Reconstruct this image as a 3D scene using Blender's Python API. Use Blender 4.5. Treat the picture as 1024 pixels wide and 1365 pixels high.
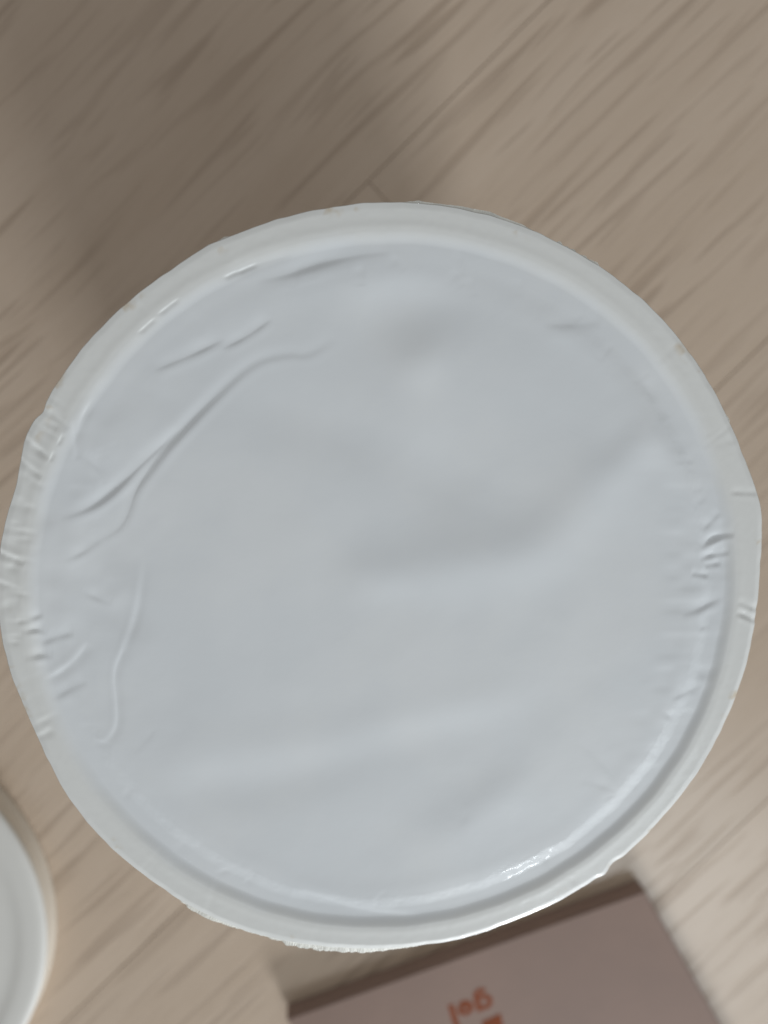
import bpy, bmesh, math, random
import numpy as np
from mathutils import Matrix, Vector

random.seed(4)
rng = np.random.default_rng(7)
scn = bpy.context.scene
for o in list(bpy.data.objects):
    bpy.data.objects.remove(o)

# ------------------------------------------------------------------ camera
MM = 0.001
TOP = 0.075                                   # height of the tub's rim above the floor
cam_data = bpy.data.cameras.new('camera')
cam = bpy.data.objects.new('camera', cam_data)
scn.collection.objects.link(cam)
R = Matrix(((0.9956077, 0.0, -0.0936231), (0.0126796, 0.9907866, 0.1348376), (0.0927605, -0.1354324, 0.9864348)))
cam.matrix_world = Matrix.Translation((-0.010254, 0.023540, 0.164241)) @ R.to_4x4()
cam_data.sensor_fit = 'VERTICAL'
cam_data.sensor_height = 36.0
cam_data.lens = 26.0
cam_data.clip_start = 0.002
cam_data.clip_end = 20.0
cam_data.dof.use_dof = True
cam_data.dof.focus_distance = 0.0895
cam_data.dof.aperture_fstop = 13.5
scn.camera = cam

# ------------------------------------------------------------------ light of the room, plus added lamps
world = bpy.data.worlds.new('World')
scn.world = world
world.use_nodes = True
wbg = world.node_tree.nodes['Background']
wbg.inputs['Color'].default_value = (1.0, 0.985, 0.965, 1)
wbg.inputs['Strength'].default_value = 0.305

def area(name, az, el, dist, sx, sy, power, col, target=(0, 0, 0.03)):
    l = bpy.data.lights.new(name, 'AREA')
    l.shape = 'RECTANGLE'
    l.size, l.size_y = sx, sy
    l.energy = power
    l.color = col
    o = bpy.data.objects.new(name, l)
    scn.collection.objects.link(o)
    a, e = math.radians(az), math.radians(el)
    t = Vector(target)
    o.location = t + Vector((math.cos(a) * math.cos(e), math.sin(a) * math.cos(e), math.sin(e))) * dist
    o.rotation_euler = (t - o.location).to_track_quat('-Z', 'Y').to_euler()
    return o
area('window_light', -69, 14, 1.2, 0.28, 0.18, 10.6, (0.93, 0.97, 1.0))
area('sheen_fill', -52, 42, 1.0, 0.34, 0.34, 1.25, (0.88, 0.96, 1.0))  # added soft source: gives the floor its sheen and lifts the film
area('glint_light', -65, 44, 0.98, 0.045, 0.045, 0.4, (0.90, 0.96, 1.0))  # added small bright source, placed only for white glints on the film

scn.view_settings.view_transform = 'Standard'
scn.view_settings.look = 'None'
scn.view_settings.exposure = 0.05
scn.view_settings.gamma = 1.0
scn.view_settings.use_curve_mapping = False
scn.render.engine = 'CYCLES'

# ------------------------------------------------------------------ helpers
def link(name, me, mat=None, parent=None, smooth=True):
    o = bpy.data.objects.new(name, me)
    scn.collection.objects.link(o)
    if mat:
        me.materials.append(mat)
    if parent:
        o.parent = parent
    if smooth:
        me.polygons.foreach_set('use_smooth', [True] * len(me.polygons))
    return o

def empty(name, loc, rz=0.0):
    o = bpy.data.objects.new(name, None)
    o.empty_display_size = 0.01
    scn.collection.objects.link(o)
    o.location = loc
    o.rotation_euler = (0, 0, rz)
    return o

def tag(o, label=None, cat=None, kind=None, group=None):
    if label: o['label'] = label
    if cat: o['category'] = cat
    if kind: o['kind'] = kind
    if group: o['group'] = group
    return o

def lathe(profile, n=192):
    """profile: list of (r, z) in mm from the axis outwards/inwards; closed on the axis where r = 0"""
    vs, fs, rings = [], [], []
    for r, z in profile:
        if r < 1e-6:
            rings.append([len(vs)]); vs.append((0, 0, z * MM))
        else:
            st = len(vs)
            for k in range(n):
                a = 2 * math.pi * k / n
                vs.append((r * MM * math.cos(a), r * MM * math.sin(a), z * MM))
            rings.append(list(range(st, st + n)))
    for A, B in zip(rings[:-1], rings[1:]):
        for k in range(n):
            k2 = (k + 1) % n
            if len(A) == 1: fs.append((A[0], B[k], B[k2]))
            elif len(B) == 1: fs.append((A[k], B[0], A[k2]))
            else: fs.append((A[k], B[k], B[k2], A[k2]))
    me = bpy.data.meshes.new('lathe')
    me.from_pydata(vs, [], fs)
    bm = bmesh.new(); bm.from_mesh(me)
    bmesh.ops.recalc_face_normals(bm, faces=bm.faces)
    bm.to_mesh(me); bm.free()
    return me

class NT:
    def __init__(self, name):
        self.m = bpy.data.materials.new(name)
        self.m.use_nodes = True
        self.t = self.m.node_tree
        self.b = self.t.nodes['Principled BSDF']
    def n(self, typ, **kw):
        nd = self.t.nodes.new(typ)
        for k, v in kw.items():
            if k.startswith('i_'):
                key = k[2:].replace('_', ' ')
                nd.inputs[int(key) if key.isdigit() else key].default_value = v
            else:
                setattr(nd, k, v)
        return nd
    def l(self, a, b):
        self.t.links.new(a, b)
    def math(self, op, a, b=None, c=None, clamp=False):
        nd = self.t.nodes.new('ShaderNodeMath'); nd.operation = op; nd.use_clamp = clamp
        for i, v in enumerate((a, b, c)):
            if v is None: continue
            if isinstance(v, (int, float)): nd.inputs[i].default_value = v
            else: self.l(v, nd.inputs[i])
        return nd.outputs[0]
    def ramp(self, x, a, b, lo=0.0, hi=1.0):
        nd = self.t.nodes.new('ShaderNodeMapRange'); nd.interpolation_type = 'SMOOTHSTEP'
        self.l(x, nd.inputs[0])
        for i, v in enumerate((a, b, lo, hi)): nd.inputs[i + 1].default_value = v
        return nd.outputs[0]
    def mix(self, f, a, b, blend='MIX'):
        nd = self.t.nodes.new('ShaderNodeMix'); nd.data_type = 'RGBA'; nd.blend_type = blend
        if isinstance(f, (int, float)): nd.inputs[0].default_value = f
        else: self.l(f, nd.inputs[0])
        for i, v in ((6, a), (7, b)):
            if isinstance(v, tuple): nd.inputs[i].default_value = (*v, 1) if len(v) == 3 else v
            else: self.l(v, nd.inputs[i])
        return nd.outputs[2]
    def noise(self, vec, scale, detail=2.0, rough=0.5, dist=0.0):
        nd = self.n('ShaderNodeTexNoise', i_Scale=scale, i_Detail=detail, i_Roughness=rough, i_Distortion=dist)
        self.l(vec, nd.inputs['Vector'])
        return nd.outputs[0]
    def mapping(self, vec, scale, loc=None):
        nd = self.n('ShaderNodeMapping', i_Scale=scale)
        self.l(vec, nd.inputs['Vector'])
        if loc is not None: self.l(loc, nd.inputs['Location'])
        return nd.outputs[0]

# ------------------------------------------------------------------ materials
def mat_wood():
    w = NT('whitewashed_oak')
    co = w.n('ShaderNodeTexCoord').outputs['Object']
    rnd = w.n('ShaderNodeObjectInfo').outputs['Random']
    off = w.n('ShaderNodeCombineXYZ')
    w.l(w.math('MULTIPLY', rnd, 37.0), off.inputs[0]); w.l(w.math('MULTIPLY', rnd, 91.0), off.inputs[1])
    # slow bend of the grain
    bend = w.noise(w.mapping(co, (7, 14, 1), off.outputs[0]), 1.0, 2.0)
    bnd = w.n('ShaderNodeCombineXYZ')
    w.l(w.math('MULTIPLY', w.math('SUBTRACT', bend, 0.5), 0.010), bnd.inputs[1])
    add = w.n('ShaderNodeVectorMath', operation='ADD')
    w.l(co, add.inputs[0]); w.l(bnd.outputs[0], add.inputs[1])
    v = add.outputs[0]
    # short dark pore dashes, two sizes, thinned by a patchy mask
    d1 = w.ramp(w.noise(w.mapping(v, (25, 400, 1), off.outputs[0]), 1.0, 0.6), 0.575, 0.67)
    d2 = w.ramp(w.noise(w.mapping(v, (48, 640, 1), off.outputs[0]), 1.0, 0.6), 0.59, 0.69)
    lines = w.ramp(w.noise(w.mapping(v, (9, 330, 1), off.outputs[0]), 1.0, 2.0), 0.50, 0.72)
    patch = w.ramp(w.noise(w.mapping(v, (14, 40, 1), off.outputs[0]), 1.0, 2.0), 0.36, 0.62, 0.45, 1.0)
    bands = w.noise(w.mapping(v, (5, 75, 1), off.outputs[0]), 1.0, 3.0)
    fine = w.noise(w.mapping(v, (120, 1600, 1), off.outputs[0]), 1.0, 2.0)
    base = w.mix(w.ramp(bands, 0.3, 0.7), (0.54, 0.433, 0.336), (0.58, 0.472, 0.373))
    base = w.mix(w.math('MULTIPLY', w.ramp(fine, 0.4, 0.7), 0.10), base, (0.42, 0.315, 0.215))
    base = w.mix(w.math('MULTIPLY', lines, 0.10), base, (0.40, 0.30, 0.205))
    dash = w.math('MULTIPLY', w.math('MAXIMUM', d1, w.math('MULTIPLY', d2, 0.7)), patch)
    base = w.mix(w.math('MULTIPLY', dash, 0.40), base, (0.27, 0.19, 0.13))
    tone = w.math('MULTIPLY_ADD', rnd, 0.08, 0.95)
    tn = w.n('ShaderNodeCombineColor')
    for i in range(3): w.l(tone, tn.inputs[i])
    base = w.mix(1.0, base, tn.outputs[0], 'MULTIPLY')
    w.l(base, w.b.inputs['Base Color'])
    w.l(w.math('MULTIPLY_ADD', dash, 0.2, 0.28), w.b.inputs['Roughness'])
    w.b.inputs['Specular IOR Level'].default_value = 0.55
    bp = w.n('ShaderNodeBump', i_Strength=0.25, i_Distance=0.0003)
    w.l(w.math('SUBTRACT', w.math('MULTIPLY', fine, 0.4), dash), bp.inputs['Height'])
    w.l(bp.outputs[0], w.b.inputs['Normal'])
    return w.m

def mat_film():
    w = NT('white_sealing_film')
    co = w.n('ShaderNodeTexCoord').outputs['Object']
    sep = w.n('ShaderNodeSeparateXYZ'); w.l(co, sep.inputs[0])
    r = w.math('SQRT', w.math('ADD', w.math('POWER', sep.outputs[0], 2.0), w.math('POWER', sep.outputs[1], 2.0)))
    cloud = w.noise(co, 55.0, 3.0, 0.5)
    base = w.mix(w.ramp(cloud, 0.35, 0.68), (0.765, 0.803, 0.832), (0.805, 0.838, 0.86))
    # over the rim the film is welded to cream board
    wob = w.math('MULTIPLY_ADD', w.math('SUBTRACT', w.noise(co, 160.0, 3.0), 0.5), 0.0016, 0.0)
    rim = w.ramp(w.math('ADD', r, wob), 0.0425, 0.0450)
    base = w.mix(w.math('MULTIPLY', rim, 0.8), base, (0.80, 0.81, 0.785))
    # yellowed glue specks right at the cut edge
    edge = w.ramp(r, 0.0458, 0.0474)
    sp = w.ramp(w.noise(co, 210.0, 3.0, 0.6), 0.585, 0.70)
    base = w.mix(w.math('MULTIPLY', w.math('MULTIPLY', edge, sp), 0.55), base, (0.58, 0.44, 0.25))
    w.l(base, w.b.inputs['Base Color'])
    w.b.inputs['Roughness'].default_value = 0.42
    w.b.inputs['Specular IOR Level'].default_value = 0.4
    w.b.inputs['Coat Weight'].default_value = 0.25
    w.b.inputs['Coat Roughness'].default_value = 0.09
    bp = w.n('ShaderNodeBump', i_Strength=0.10, i_Distance=0.0001)
    h = w.math('ADD', w.noise(co, 420.0, 3.0, 0.55), w.math('MULTIPLY', w.noise(co, 1500.0, 2.0), 0.15))
    w.l(h, bp.inputs['Height'])
    w.l(bp.outputs[0], w.b.inputs['Normal'])
    return w.m

def mat_plain(name, col, rough, spec=0.4, vary=0.06, scale=60.0, bump=0.0, bscale=900.0, sss=0.0):
    w = NT(name)
    co = w.n('ShaderNodeTexCoord').outputs['Object']
    k = w.noise(co, scale, 4.0, 0.55)
    dark = tuple(c * (1 - vary) for c in col)
    light = tuple(min(1, c * (1 + vary)) for c in col)
    w.l(w.mix(w.ramp(k, 0.3, 0.7), dark, light), w.b.inputs['Base Color'])
    w.l(w.math('MULTIPLY_ADD', k, 0.15, rough - 0.075), w.b.inputs['Roughness'])
    w.b.inputs['Specular IOR Level'].default_value = spec
    if sss:
        w.b.inputs['Subsurface Weight'].default_value = sss
        w.b.inputs['Subsurface Radius'].default_value = (0.004, 0.0035, 0.003)
        w.b.inputs['Subsurface Scale'].default_value = 1.0
    if bump:
        bp = w.n('ShaderNodeBump', i_Strength=bump, i_Distance=0.0001)
        w.l(w.noise(co, bscale, 3.0), bp.inputs['Height']); w.l(bp.outputs[0], w.b.inputs['Normal'])
    return w.m

M_WOOD = mat_wood()
M_FILM = mat_film()
M_GAP = mat_plain('floor_underlay', (0.20, 0.165, 0.125), 0.9)
M_TUB = mat_plain('cream_tub_board', (0.74, 0.73, 0.68), 0.45, bump=0.15, sss=0.0)
M_FRINGE = mat_plain('torn_film', (0.76, 0.76, 0.71), 0.5, vary=0.10, scale=400.0, bump=0.3)
M_LID = mat_plain('white_lid_plastic', (0.68, 0.675, 0.645), 0.55, vary=0.02, sss=0.0, bump=0.05)
M_SKIRT = mat_plain('cream_lid_plastic', (0.68, 0.62, 0.535), 0.5, vary=0.03)
M_CARTON = mat_plain('mauve_carton', (0.268, 0.19, 0.158), 0.65, spec=0.15, vary=0.06, scale=35.0, bump=0.3)
M_INK = mat_plain('orange_ink', (0.25, 0.080, 0.042), 0.75, spec=0.05, vary=0.06, scale=300.0)
M_INK2 = mat_plain('deep_orange_ink', (0.23, 0.068, 0.03), 0.75, spec=0.05, vary=0.06, scale=300.0)

# ------------------------------------------------------------------ floor: planks running at 45 degrees
floor_bm = bmesh.new()
bmesh.ops.create_grid(floor_bm, x_segments=1, y_segments=1, size=1.2)
me = bpy.data.meshes.new('floor'); floor_bm.to_mesh(me); floor_bm.free()
floor = link('floor', me, M_GAP, smooth=False)
floor.location = (0, 0, -0.004)
tag(floor, kind='structure')

PW, PL, GAP = 86.8 * MM, 0.62, 0.08 * MM
def plank_mesh():
    bm = bmesh.new()
    bmesh.ops.create_cube(bm, size=1.0)
    bmesh.ops.scale(bm, vec=(PL - GAP, PW - GAP, 0.0038), verts=bm.verts)
    top = [e for e in bm.edges if all(v.co.z > 0 for v in e.verts)]
    bmesh.ops.bevel(bm, geom=top, offset=0.00016, segments=2, affect='EDGES')
    bmesh.ops.translate(bm, vec=(0, 0, -0.0019), verts=bm.verts)
    me = bpy.data.meshes.new('plank'); bm.to_mesh(me); bm.free()
    me.materials.append(M_WOOD)
    return me
pm = plank_mesh()
u = Vector((math.sqrt(.5), math.sqrt(.5), 0)); nrm = Vector((math.sqrt(.5), -math.sqrt(.5), 0))
# row 0 lies between the seams at -50 mm and +36.8 mm; one of its butt joints is at +51.5 mm
shift = {0: 51.5, 1: -240.0, -1: 300.0, 2: 205.0, -2: -150.0, 3: -60.0, -3: 120.0, 4: 260.0, -4: -290.0, 5: 20.0}
for row in range(-5, 6):
    c = -50 * MM + (row + 0.5) * PW
    s0 = shift.get(row, 180.0) * MM
    for k in range(-2, 2):
        o = bpy.data.objects.new('plank', pm)
        scn.collection.objects.link(o)
        p = u * (s0 + (k + 0.5) * PL) + nrm * c
        o.parent = floor
        o.location = (p.x, p.y, 0.004)
        o.rotation_euler = (0, 0, math.radians(45))

# creases of the film (mm, from the tub axis): points, depth, width
WR=[
 ([(-40.3,10.7),(-38.5,11.1),(-36.0,12.2),(-33.6,14.1),(-31.1,16.6),(-28.7,18.9),(-26.1,21.1)],0.11,0.55),
 ([(-37.8,7.1),(-35.2,8.3),(-33.4,9.4),(-32.3,11.2),(-31.5,13.9),(-29.4,16.8),(-26.7,20.0),(-23.4,23.5),(-19.0,27.8),(-16.4,29.5),(-13.0,30.2),(-11.6,30.0),(-10.2,30.5),(-7.7,32.1)],0.1,0.55),
 ([(-28.9,28.0),(-26.8,28.9),(-24.2,30.0),(-20.7,31.8)],0.07,0.55),
 ([(-21.1,30.6),(-18.1,32.1),(-15.3,34.2)],0.06,0.5),
 ([(-17.1,38.4),(-13.7,39.1),(-10.2,40.4),(-5.8,41.6),(-1.4,42.2)],0.1,0.8),
 ([(-21.4,38.4),(-17.1,40.2),(-12.8,41.5)],0.05,0.7),
 ([(-30.5,5.9),(-30.9,2.9),(-31.6,-1.1),(-33.2,-5.4),(-34.6,-8.4),(-34.3,-12.2),(-34.3,-15.2),(-35.4,-17.1),(-37.1,-17.9)],0.06,0.4),
 ([(-37.4,-4.7),(-38.9,-6.8),(-41.3,-8.7),(-42.9,-9.3)],0.07,0.5),
 ([(-45.0,-6.3),(-43.2,-6.0),(-41.7,-6.2)],0.09,0.5),
 ([(-37.2,18.0),(-36.1,17.2),(-35.2,16.1),(-34.8,14.6)],0.04,0.5),
 ([(-38.1,22.0),(-37.9,19.4),(-37.8,17.5)],0.05,0.4),
 ([(-35.6,24.7),(-37.0,22.5),(-37.7,20.3)],0.04,0.4),
 ([(-40.1,5.5),(-37.9,6.4),(-35.6,8.0)],0.04,0.5),
 ([(-37.9,1.9),(-36.3,0.9),(-34.6,0.2)],0.04,0.5),
 ([(39.1,6.7),(40.6,7.7),(42.2,8.3),(43.6,8.5)],0.16,0.42),
 ([(39.1,5.2),(40.7,5.7),(43.2,6.1)],0.11,0.42),
 ([(39.8,4.3),(41.0,4.5),(42.3,4.6)],0.07,0.4),
 ([(38.1,3.3),(39.3,3.2),(40.7,2.9)],0.07,0.4),
 ([(37.1,-2.1),(39.4,-1.5),(41.5,-0.4),(43.1,0.3)],0.09,0.6),
 ([(39.2,8.9),(40.3,10.1),(41.5,11.4)],0.06,0.5),
 ([(36.4,-13.5),(38.6,-12.7),(40.9,-11.7)],0.05,0.6),
 ([(35.4,-15.2),(37.6,-16.8)],0.03,0.5),
 ([(39.3,-4.0),(41.4,-3.7)],0.04,0.5),
 ([(24.3,-19.1),(27.6,-21.8),(30.9,-26.2)],0.02,0.8),
 ([(24.6,-24.3),(27.8,-25.3),(30.9,-26.7)],0.02,0.7),
 ([(7.6,-31.1),(8.7,-29.5),(10.0,-28.0)],0.02,1.2),
 ([(17.0,34.4),(20.8,34.3),(24.5,34.8)],0.05,0.9),
 ([(29.7,28.3),(31.8,25.6),(32.9,22.8)],0.05,0.9),
 ([(-45.3,-3.2),(-43.5,-2.8),(-42.2,-3.4)],0.09,0.4),
 ([(-45.6,-1.8),(-43.9,-1.5),(-42.5,-0.9)],0.07,0.4),
 ([(-43.2,-4.6),(-40.9,-3.7),(-39.1,-3.3)],0.06,0.5),
 ([(-42.2,-11.7),(-39.9,-10.3),(-37.8,-9.4)],0.05,0.6),
 ([(-32.6,-18.8),(-31.2,-17.4),(-29.7,-15.5)],0.012,0.5),
 ([(3.8,-43.3),(-4.2,-42.1),(-9.2,-39.9),(-13.1,-38.6)],0.06,0.9),
]
BR=[
 ([(30.0,22.8),(25.6,15.3),(18.2,6.2),(6.7,4.3),(-4.6,2.5)],-0.22,4.0),
 ([(-10.2,22.3),(-1.1,18.8),(8.3,14.2)],0.12,4.0),
 ([(-25.3,-23.6),(-17.8,-24.3),(-9.2,-22.1),(3.3,-18.4),(19.0,-13.2)],0.08,3.2),
 ([(-25.2,-19.5),(-12.1,-18.0),(3.3,-14.9),(17.0,-12.7)],-0.06,3.0),
 ([(-4.9,33.0),(0.5,36.6),(5.9,35.0)],0.14,3.5),
 ([(0.6,27.9),(4.2,30.6)],-0.12,3.0),
 ([(31.1,20.9),(37.3,17.2),(40.8,10.5)],-0.12,2.6),
 ([(25.4,18.1),(29.0,22.8)],0.12,2.6),
 ([(-19.1,24.0),(-12.0,22.3)],0.08,4.0),
 ([(-4.6,1.0),(1.1,0.0)],0.05,2.5),
 ([(-37.1,4.2),(-34.7,-3.3)],0.12,3.0),
 ([(7.6,-30.6),(16.5,-24.6)],-0.08,3.0),
 ([(-36.9,9.6),(-33.6,4.1)],0.1,3.0),
]

# ------------------------------------------------------------------ the sealed tub
tub = empty('sealed_tub', (0, 0, 0))
tag(tub, 'round white tub sealed with wrinkled white film, standing in the middle of the wooden floor', 'tub')
H = TOP / MM
body = lathe([(0, 1.2), (33.5, 1.2), (34.2, 0.0), (36.6, 0.0), (37.3, 0.8), (44.0, H - 5.0), (44.6, H - 3.6),
              (45.4, H - 3.0), (46.4, H - 2.7), (47.0, H - 2.1), (47.15, H - 1.4), (46.9, H - 0.7), (46.3, H - 0.45),
              (44.6, H - 0.45), (43.8, H - 1.6), (43.4, H - 4.0), (42.6, H - 14.0), (36.0, 3.0), (0, 3.0)][0:])
link('container', body, M_TUB, tub)

def smooth(a, b, x):
    t = np.clip((x - a) / (b - a), 0, 1)
    return t * t * (3 - 2 * t)

def angn(th, terms, seed):
    """smooth periodic noise over the angle"""
    g = np.random.default_rng(seed)
    out = np.zeros_like(th)
    for f in terms:
        out += np.sin(f * th + g.uniform(0, 6.28)) * g.uniform(0.4, 1.0)
    return out / math.sqrt(len(terms))

def vnoise(x, y, scale, seed):
    """value noise on the plane (mm)"""
    g = np.random.default_rng(seed)
    T = g.uniform(-1, 1, (64, 64))
    X, Y = x / scale + 31.3, y / scale + 17.7
    i, j = np.floor(X).astype(int), np.floor(Y).astype(int)
    fx, fy = X - i, Y - j
    fx, fy = fx ** 3 * (fx * (6 * fx - 15) + 10), fy ** 3 * (fy * (6 * fy - 15) + 10)
    t = lambda a, b: T[a % 64, b % 64]
    return (t(i, j) * (1 - fx) + t(i + 1, j) * fx) * (1 - fy) + (t(i, j + 1) * (1 - fx) + t(i + 1, j + 1) * fx) * fy

def gauss_ang(th, deg, width):
    d = (np.degrees(th) - deg + 180) % 360 - 180
    return np.exp(-(d / width) ** 2)

def crease(x, y, h, pts, depth, w, ridge=0.55):
    pts = np.array(pts, float)
    # smooth the polyline
    for _ in range(2):
        q = [pts[0]]
        for a, b in zip(pts[:-1], pts[1:]):
            q += [a * .75 + b * .25, a * .25 + b * .75]
        pts = np.array(q + [pts[-1]])
    m = 4 * w
    sel = np.where((x > pts[:, 0].min() - m) & (x < pts[:, 0].max() + m) & (y > pts[:, 1].min() - m) & (y < pts[:, 1].max() + m))[0]
    if not len(sel): return
    px, py = x[sel], y[sel]
    best = np.full(len(sel), 1e9); sgn = np.zeros(len(sel)); arc = np.zeros(len(sel))
    L = np.r_[0, np.cumsum(np.hypot(*np.diff(pts, axis=0).T))]
    for k in range(len(pts) - 1):
        a, b = pts[k], pts[k + 1]; d = b - a; l2 = d @ d
        if l2 < 1e-9: continue
        t = np.clip(((px - a[0]) * d[0] + (py - a[1]) * d[1]) / l2, 0, 1)
        ex, ey = px - a[0] - t * d[0], py - a[1] - t * d[1]
        ds = np.hypot(ex, ey); c = np.sign(d[0] * ey - d[1] * ex)
        u = ds < best
        best[u] = ds[u]; sgn[u] = c[u]; arc[u] = (L[k] + t * math.sqrt(l2))[u]
    s = arc / L[-1]
    taper = np.sin(np.pi * np.clip(s, 0, 1)) ** 0.8
    taper *= 0.8 + 0.25 * np.sin(s * 9 + depth * 80)
    d = best * sgn
    wl = np.where(d > 0, 2.0 * w, 0.75 * w)                # one long flank, one short steep one: a fold, not a groove
    h[sel] += depth * taper * (-np.exp(-(d / wl) ** 2) + ridge * 0.45 * np.exp(-((d + 1.9 * w) / (1.1 * w)) ** 2))

# ---- outline of the film: roughly round, cut by hand
def outline(th):
    R_ = 47.55 + 0.12 * angn(th, (2, 3, 5, 7, 11), 3) + 0.045 * angn(th, (17, 23, 31, 41, 57), 5)
    R_ += 0.022 * angn(th, (83, 97, 121, 143), 8)
    R_ += 0.75 * gauss_ang(th, 14, 7) + 0.30 * gauss_ang(th, 155, 3) - 0.45 * gauss_ang(th, 163, 5)
    R_ -= 0.65 * gauss_ang(th, -160, 9) - 0.25 * gauss_ang(th, -118, 12)
    R_ += 0.35 * gauss_ang(th, -53, 1.1) - 0.25 * gauss_ang(th, -50.5, 1.2) - 0.20 * gauss_ang(th, -70, 6)
    R_ -= 0.30 * gauss_ang(th, 151, 1.0) - 0.2 * gauss_ang(th, 118, 2)
    return R_

NT_, NR_ = 1100, 300
th = np.linspace(0, 2 * math.pi, NT_, endpoint=False)
rr = np.r_[np.linspace(0.35, 34, 110, endpoint=False), np.linspace(34, 48, NR_ - 110)]
TH, RN = np.meshgrid(th, rr)                   # rows are rings
OUT = outline(TH)
RAD = np.where(RN > 44, 44 + (RN - 44) * (OUT - 44) / 4.0, RN)
X, Y = (RAD * np.cos(TH)).ravel(), (RAD * np.sin(TH)).ravel()
t1, r1 = TH.ravel(), RAD.ravel()
left = gauss_ang(t1, 176, 24)
# ring-shaped trough between the stretched film and the rim
rs = 40.6 + 0.25 * angn(t1, (2, 3, 5, 8), 21) + 0.10 * angn(t1, (13, 19, 27, 37), 22) + 0.06 * angn(t1, (61, 83, 101), 23) - 0.6 * gauss_ang(t1, 60, 40)
upper = smooth(-0.35, 0.75, np.cos(t1 - math.radians(115)))
deep = (1 - 0.55 * left) * (1 - 0.85 * upper) * (1 + 0.12 * angn(t1, (2, 3, 4), 24))
z = -0.17 + 0.05 * upper * smooth(6, 40, r1)
z += 0.03 * np.exp(-((r1 - (rs - 1.6)) / 1.5) ** 2) * (1 - left)           # pillow edge before it drops
z -= 0.13 * deep * smooth(rs - 0.8, rs + 1.0, r1)
rin = 44.15 + 0.12 * angn(t1, (2, 3, 5, 9), 31) + 0.05 * angn(t1, (17, 29, 43), 32)
up = smooth(rin - 1.35, rin + 0.25, r1)
z = z * (1 - up)
z += 0.03 * np.exp(-((r1 - (rin + 0.75)) / 0.6) ** 2)                       # bead at the inner edge of the rim
z -= 0.40 * (1 - 0.75 * upper) * smooth(OUT.ravel() - 0.8, OUT.ravel() + 0.35, r1) * (0.7 + 0.3 * angn(t1, (9, 14, 23), 33))
z = z.copy()
lz = gauss_ang(t1, 172, 34) * smooth(26, 36, r1) * (1 - smooth(43, 45, r1))
z += lz * (0.075 * vnoise(X * 0.8 + Y * 0.5, Y * 0.8 - X * 0.3, 3.6, 51) + 0.015 * vnoise(X, Y, 1.7, 52))
lz = gauss_ang(t1, 0, 26) * smooth(33, 38, r1) * (1 - smooth(42.5, 44, r1))
z += lz * (0.045 * vnoise(X * 0.5, Y, 1.5, 53))
# wide slack folds, faint and uneven
inner = 1 - smooth(38, 43, r1)
z += inner * (0.10 * vnoise(X, Y, 13.0, 41) + 0.02 * vnoise(X, Y, 5.5, 42)) + 0.003 * vnoise(X, Y, 2.2, 43)
z += 0.007 * (1 - upper) * (1 - left) * np.exp(-((r1 - rs) / 0.9) ** 2) * vnoise(X, Y, 0.45, 44) + 0.004 * smooth(43.5, 44.5, r1) * vnoise(X, Y, 0.7, 45)
for pts, a, w in BR:
    P_ = np.array(pts, float)
    t_ = np.linspace(0, len(P_) - 1, 24)
    sx_, sy_ = np.interp(t_, np.arange(len(P_)), P_[:, 0]), np.interp(t_, np.arange(len(P_)), P_[:, 1])
    g_ = sum(np.exp(-((X - p) ** 2 + (Y - q) ** 2) / w ** 2) for p, q in zip(sx_, sy_))
    z -= inner * 1.6 * a * g_ / g_.max()
for pts, a, w in WR:
    crease(X, Y, z, pts, a * 1.3, w * 0.8, 0.6)
# short puckers across the rim, thickest on the left
for k in range(46):
    if k < 30: a = math.radians(rng.uniform(150, 207))
    else: a = math.radians(rng.uniform(-180, 180))
    ra, rb = rng.uniform(43.0, 45.4), rng.uniform(46.8, 48.4)
    tilt = rng.normal(0, 0.012)
    crease(X, Y, z, [(ra * math.cos(a), ra * math.sin(a)), ((ra + rb) / 2 * math.cos(a + tilt / 2), (ra + rb) / 2 * math.sin(a + tilt / 2)),
                     (rb * math.cos(a + tilt), rb * math.sin(a + tilt))], rng.uniform(0.02, 0.07) * (1.0 if k < 30 else 0.4), rng.uniform(0.18, 0.40), 0.3)
for a, dpt in ((155.6, 0.22), (158.6, 0.16), (172.2, 0.16), (176.5, 0.10), (-3.6, 0.16), (-1.8, 0.1), (17.0, 0.08)):
    a = math.radians(a)
    crease(X, Y, z, [(44.6 * math.cos(a + .02), 44.6 * math.sin(a + .02)), (48.6 * math.cos(a - .01), 48.6 * math.sin(a - .01))], dpt, 0.28, 0.5)
# little glossy dents on the inner slope of the rim
for a, rad, ln in ((127.5, 44.3, .035), (131.8, 44.2, .03), (114.5, 43.6, .03), (117.0, 43.7, .02), (156.3, 44.4, .012), (153.4, 44.3, .015)):
    a = math.radians(a)
    crease(X, Y, z, [(rad * math.cos(a + q), rad * math.sin(a + q)) for q in (-ln, 0, ln)], 0.085, 0.17, 0.0)
# fine puckers dropping into the trough
for k in range(34):
    a = math.radians(rng.uniform(-180, 180)); ra = rng.uniform(38.2, 40.2); rb = ra + rng.uniform(1.5, 3.2); tl = rng.normal(0, 0.03)
    crease(X, Y, z, [(ra * math.cos(a), ra * math.sin(a)), (rb * math.cos(a + tl), rb * math.sin(a + tl))], rng.uniform(0.008, 0.025), rng.uniform(0.25, 0.6), 0.4)
z = z.reshape(TH.shape)
verts = np.stack([X * MM, Y * MM, (z.ravel()) * MM], 1)
ctr_z = z[0].mean() * MM
nv = len(verts)
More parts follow.
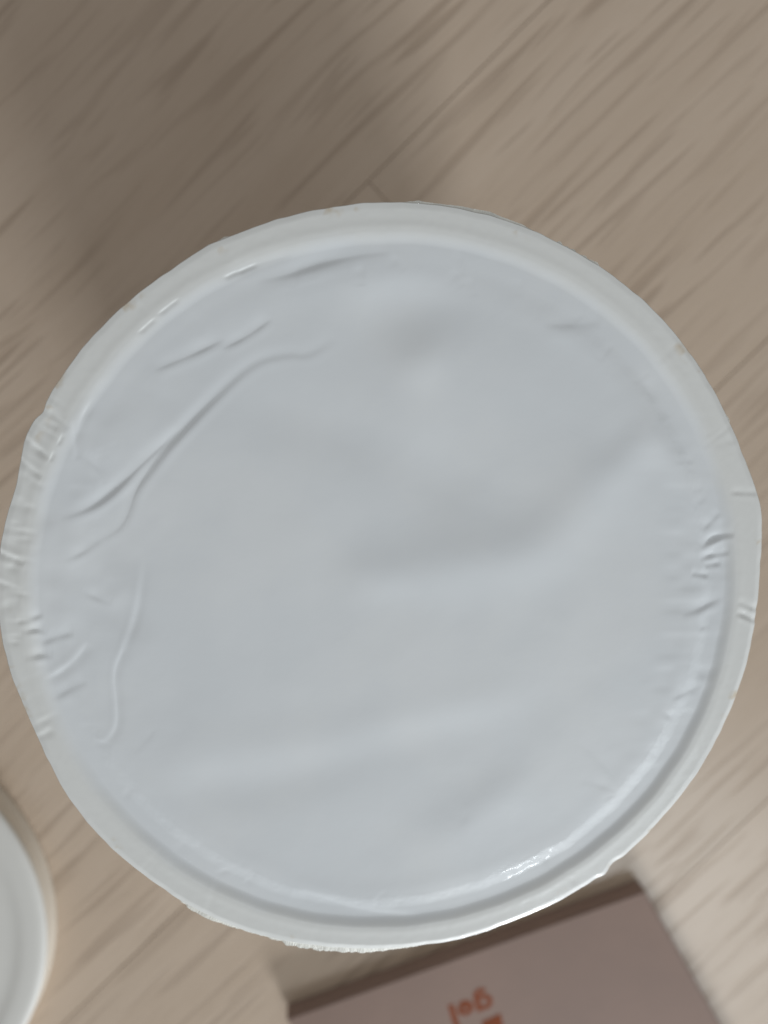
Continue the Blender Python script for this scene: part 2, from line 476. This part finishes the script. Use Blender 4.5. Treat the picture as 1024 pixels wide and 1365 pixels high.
# turned-down cut edge gives the film its thickness
last = verts[(NR_ - 1) * NT_:]
ed = last.copy(); ed[:, 2] -= 0.00010; ed[:, :2] *= 0.9985
ed2 = ed.copy(); ed2[:, :2] *= 0.965; ed2[:, 2] -= 0.0001
verts = np.r_[verts, ed, ed2, [[0, 0, ctr_z]]]
k = np.arange(NT_); k2 = (k + 1) % NT_
faces = []
for j in range(NR_ + 1):
    faces.append(np.stack([j * NT_ + k, (j + 1) * NT_ + k, (j + 1) * NT_ + k2, j * NT_ + k2], 1))
faces = np.concatenate(faces).tolist()
cidx = len(verts) - 1
faces += [(cidx, int(a), int(b)) for a, b in zip(k, k2)]
me = bpy.data.meshes.new('film_seal')
me.from_pydata(verts.tolist(), [], faces)
film = link('film_seal', me, M_FILM, tub)
film.location = (0, 0, TOP)
film['label'] = 'wrinkled white plastic film stretched over the rim'

# ---- torn strips of film hanging past the cut edge
def fringe(a0, a1, ext, rag, drop, seed, z0=-0.45, r_in=46.3, coarse=1.0):
    g = np.random.default_rng(seed)
    n = max(12, int(abs(a1 - a0) * 6))
    aa = np.radians(np.linspace(a0, a1, n))
    s = np.linspace(0, 1, n)
    env = np.clip(np.minimum(s, 1 - s) * 7, 0, 1) ** 0.6
    base = outline(aa)
    rag_n = g.normal(0, 1, n)
    rag_n = 0.2 * rag_n + 0.8 * np.convolve(rag_n, np.ones(5) / 5, 'same') * 2
    ro = base - 0.4 + env * (0.4 + ext * (0.75 + 0.25 * np.sin(s * 11 * coarse + seed)) + rag * rag_n)
    rows = []
    for f in (0.0, 0.5, 0.85, 1.0):
        rad = r_in + (ro - r_in) * f
        zz = z0 - drop * f ** 1.6 + 0.015 * g.normal(0, 1, n) * f
        rows.append(np.stack([rad * np.cos(aa), rad * np.sin(aa), zz], 1))
    low = [r - np.array([0, 0, 0.16]) for r in rows]
    loop = rows + low[::-1]
    V = np.concatenate(loop) * MM
    m = len(loop)
    F = [(j * n + i, ((j + 1) % m) * n + i, ((j + 1) % m) * n + i + 1, j * n + i + 1) for j in range(m) for i in range(n - 1)]
    F += [tuple(j * n for j in range(m)), tuple(j * n + n - 1 for j in reversed(range(m)))]
    me = bpy.data.meshes.new('torn_edge'); me.from_pydata(V.tolist(), [], F)
    bm = bmesh.new(); bm.from_mesh(me); bmesh.ops.recalc_face_normals(bm, faces=bm.faces); bm.to_mesh(me); bm.free()
    return link('torn_edge', me, M_FRINGE, film, smooth=False)
fringe(-128, -78, 1.30, 0.09, 0.65, 1)
fringe(-124, -84, 1.55, 0.12, 0.35, 2, z0=-1.0)
fringe(69.5, 91, 0.42, 0.02, 0.05, 3, z0=-0.12)
fringe(58.5, 68.0, 0.24, 0.14, 0.05, 4, z0=-0.2)
fringe(114, 121, 0.16, 0.14, 0.05, 5, z0=-0.2)
fringe(26, 42, 0.45, 0.05, 0.4, 6, z0=-0.6)
fringe(-75, -52, 0.45, 0.10, 0.3, 7, z0=-0.6)

# ------------------------------------------------------------------ the loose lid on the floor
LR = 51.6
lid = empty('round_lid', (-0.1216, -0.0928, 0))
tag(lid, 'round white plastic lid lying on the floor at the lower left edge', 'lid')
lid_top = lathe([(0, 6.35), (20, 6.32), (42.6, 6.3), (44.0, 6.33), (45.0, 6.45), (45.8, 6.62), (46.6, 6.75), (47.6, 6.8), (49.4, 6.8),
                 (50.2, 6.75), (50.9, 6.58), (51.35, 6.3), (LR, 5.9), (LR - .9, 5.7), (45.6, 5.2), (44.2, 4.5), (0, 4.5)])
lt = link('lid_panel', lid_top, M_LID, lid)
skirt = lathe([(LR - 1.2, 5.68), (LR - 0.25, 5.65), (LR - 0.35, 4.6), (LR - 0.2, 2.5), (LR - 0.1, 1.2), (LR + 0.1, 0.6), (LR, 0.0),
               (LR - 1.6, 0.0), (LR - 1.8, 0.6), (LR - 1.9, 4.4), (LR - 1.9, 5.45), (LR - 1.2, 5.68)])
link('skirt', skirt, M_SKIRT, lid)

# ------------------------------------------------------------------ flat carton with printed lettering
BH = 4.6
CX, CY = -17.02, -120.26
carton = empty('flat_carton', (CX * MM, CY * MM, 0))
tag(carton, 'flat mauve carton with upside-down orange lettering, behind the lower edge of the tub', 'carton')
ex = Vector((70.1 - CX, -91.59 - CY, 0)) * MM
ey = Vector((22.35, -38.22, 0)).normalized() * 0.13
bm = bmesh.new()
base = [Vector((0, 0, 0)), ex.copy(), ex + ey, ey.copy()]
lo = [bm.verts.new(p) for p in base]; hi = [bm.verts.new(p + Vector((0, 0, BH * MM))) for p in base]
bm.faces.new(lo[::-1]); bm.faces.new(hi)
for i in range(4):
    j = (i + 1) % 4
    bm.faces.new((lo[i], lo[j], hi[j], hi[i]))
bmesh.ops.recalc_face_normals(bm, faces=bm.faces)
bmesh.ops.bevel(bm, geom=list(bm.edges), offset=0.0004, segments=2, affect='EDGES')
me = bpy.data.meshes.new('box'); bm.to_mesh(me); bm.free()
link('box', me, M_CARTON, carton, smooth=False)

# lettering "gel": upside down as seen from here, its top edges point away from the tub
def strokes(name, parts, mat, ox, oy, ang):
    bm = bmesh.new()
    ca, sa = math.cos(math.radians(ang)), math.sin(math.radians(ang))
    for lv, (path, wd) in enumerate(parts):
        P_ = [Vector(p) for p in path]
        L_, R_ = [], []
        for i, p in enumerate(P_):
            d = (P_[min(i + 1, len(P_) - 1)] - P_[max(i - 1, 0)]).normalized()
            n = Vector((-d.y, d.x)) * wd / 2
            for q, lst in ((p + n, L_), (p - n, R_)):
                x, y = ox + q.x * ca - q.y * sa, oy + q.x * sa + q.y * ca
                lst.append(bm.verts.new(((x - CX) * MM, (y - CY) * MM, (BH + 0.04 + 0.012 * lv) * MM)))
        for i in range(len(P_) - 1):
            f = bm.faces.new((R_[i], R_[i + 1], L_[i + 1], L_[i]))
    bmesh.ops.recalc_face_normals(bm, faces=bm.faces)
    if sum(f.normal.z for f in bm.faces) < 0:
        bmesh.ops.reverse_faces(bm, faces=bm.faces)
    me = bpy.data.meshes.new(name); bm.to_mesh(me); bm.free()
    return link(name, me, mat, carton, smooth=False)
def arc(cx, cy, rad, a0, a1, n=22):
    return [(cx + rad * math.cos(math.radians(a0 + (a1 - a0) * i / n)), cy + rad * math.sin(math.radians(a0 + (a1 - a0) * i / n))) for i in range(n + 1)]
GX, GY = 30.9, -118.96
strokes('lettering', [(arc(0, 0, 1.55, 0, 360), 1.3), ([(1.6, 2.2), (1.6, -1.7)], 1.25), (arc(0.1, -1.8, 1.5, 0, -135), 1.2)], M_INK, GX, GY, 196)
strokes('lettering', [(arc(4.75, 0, 1.45, 0, 320), 1.3), ([(3.6, -0.25), (6.7, -0.25)], 0.8)], M_INK, GX, GY, 196)
strokes('lettering', [([(7.95, -2.1), (7.95, 4.6)], 1.5)], M_INK, GX, GY, 196)
# heavy slanted stroke of the printed mark above the word
bm = bmesh.new()
pts = [(35.21, -122.36), (30.5, -124.37), (32.01, -131.39), (36.72, -129.38)]
vs = [bm.verts.new(((px - CX) * MM, (py - CY) * MM, (BH + 0.05) * MM)) for px, py in pts]
bm.faces.new(vs)
bmesh.ops.recalc_face_normals(bm, faces=bm.faces)
me = bpy.data.meshes.new('printed_mark'); bm.to_mesh(me); bm.free()
mk = link('printed_mark', me, M_INK2, carton, smooth=False)
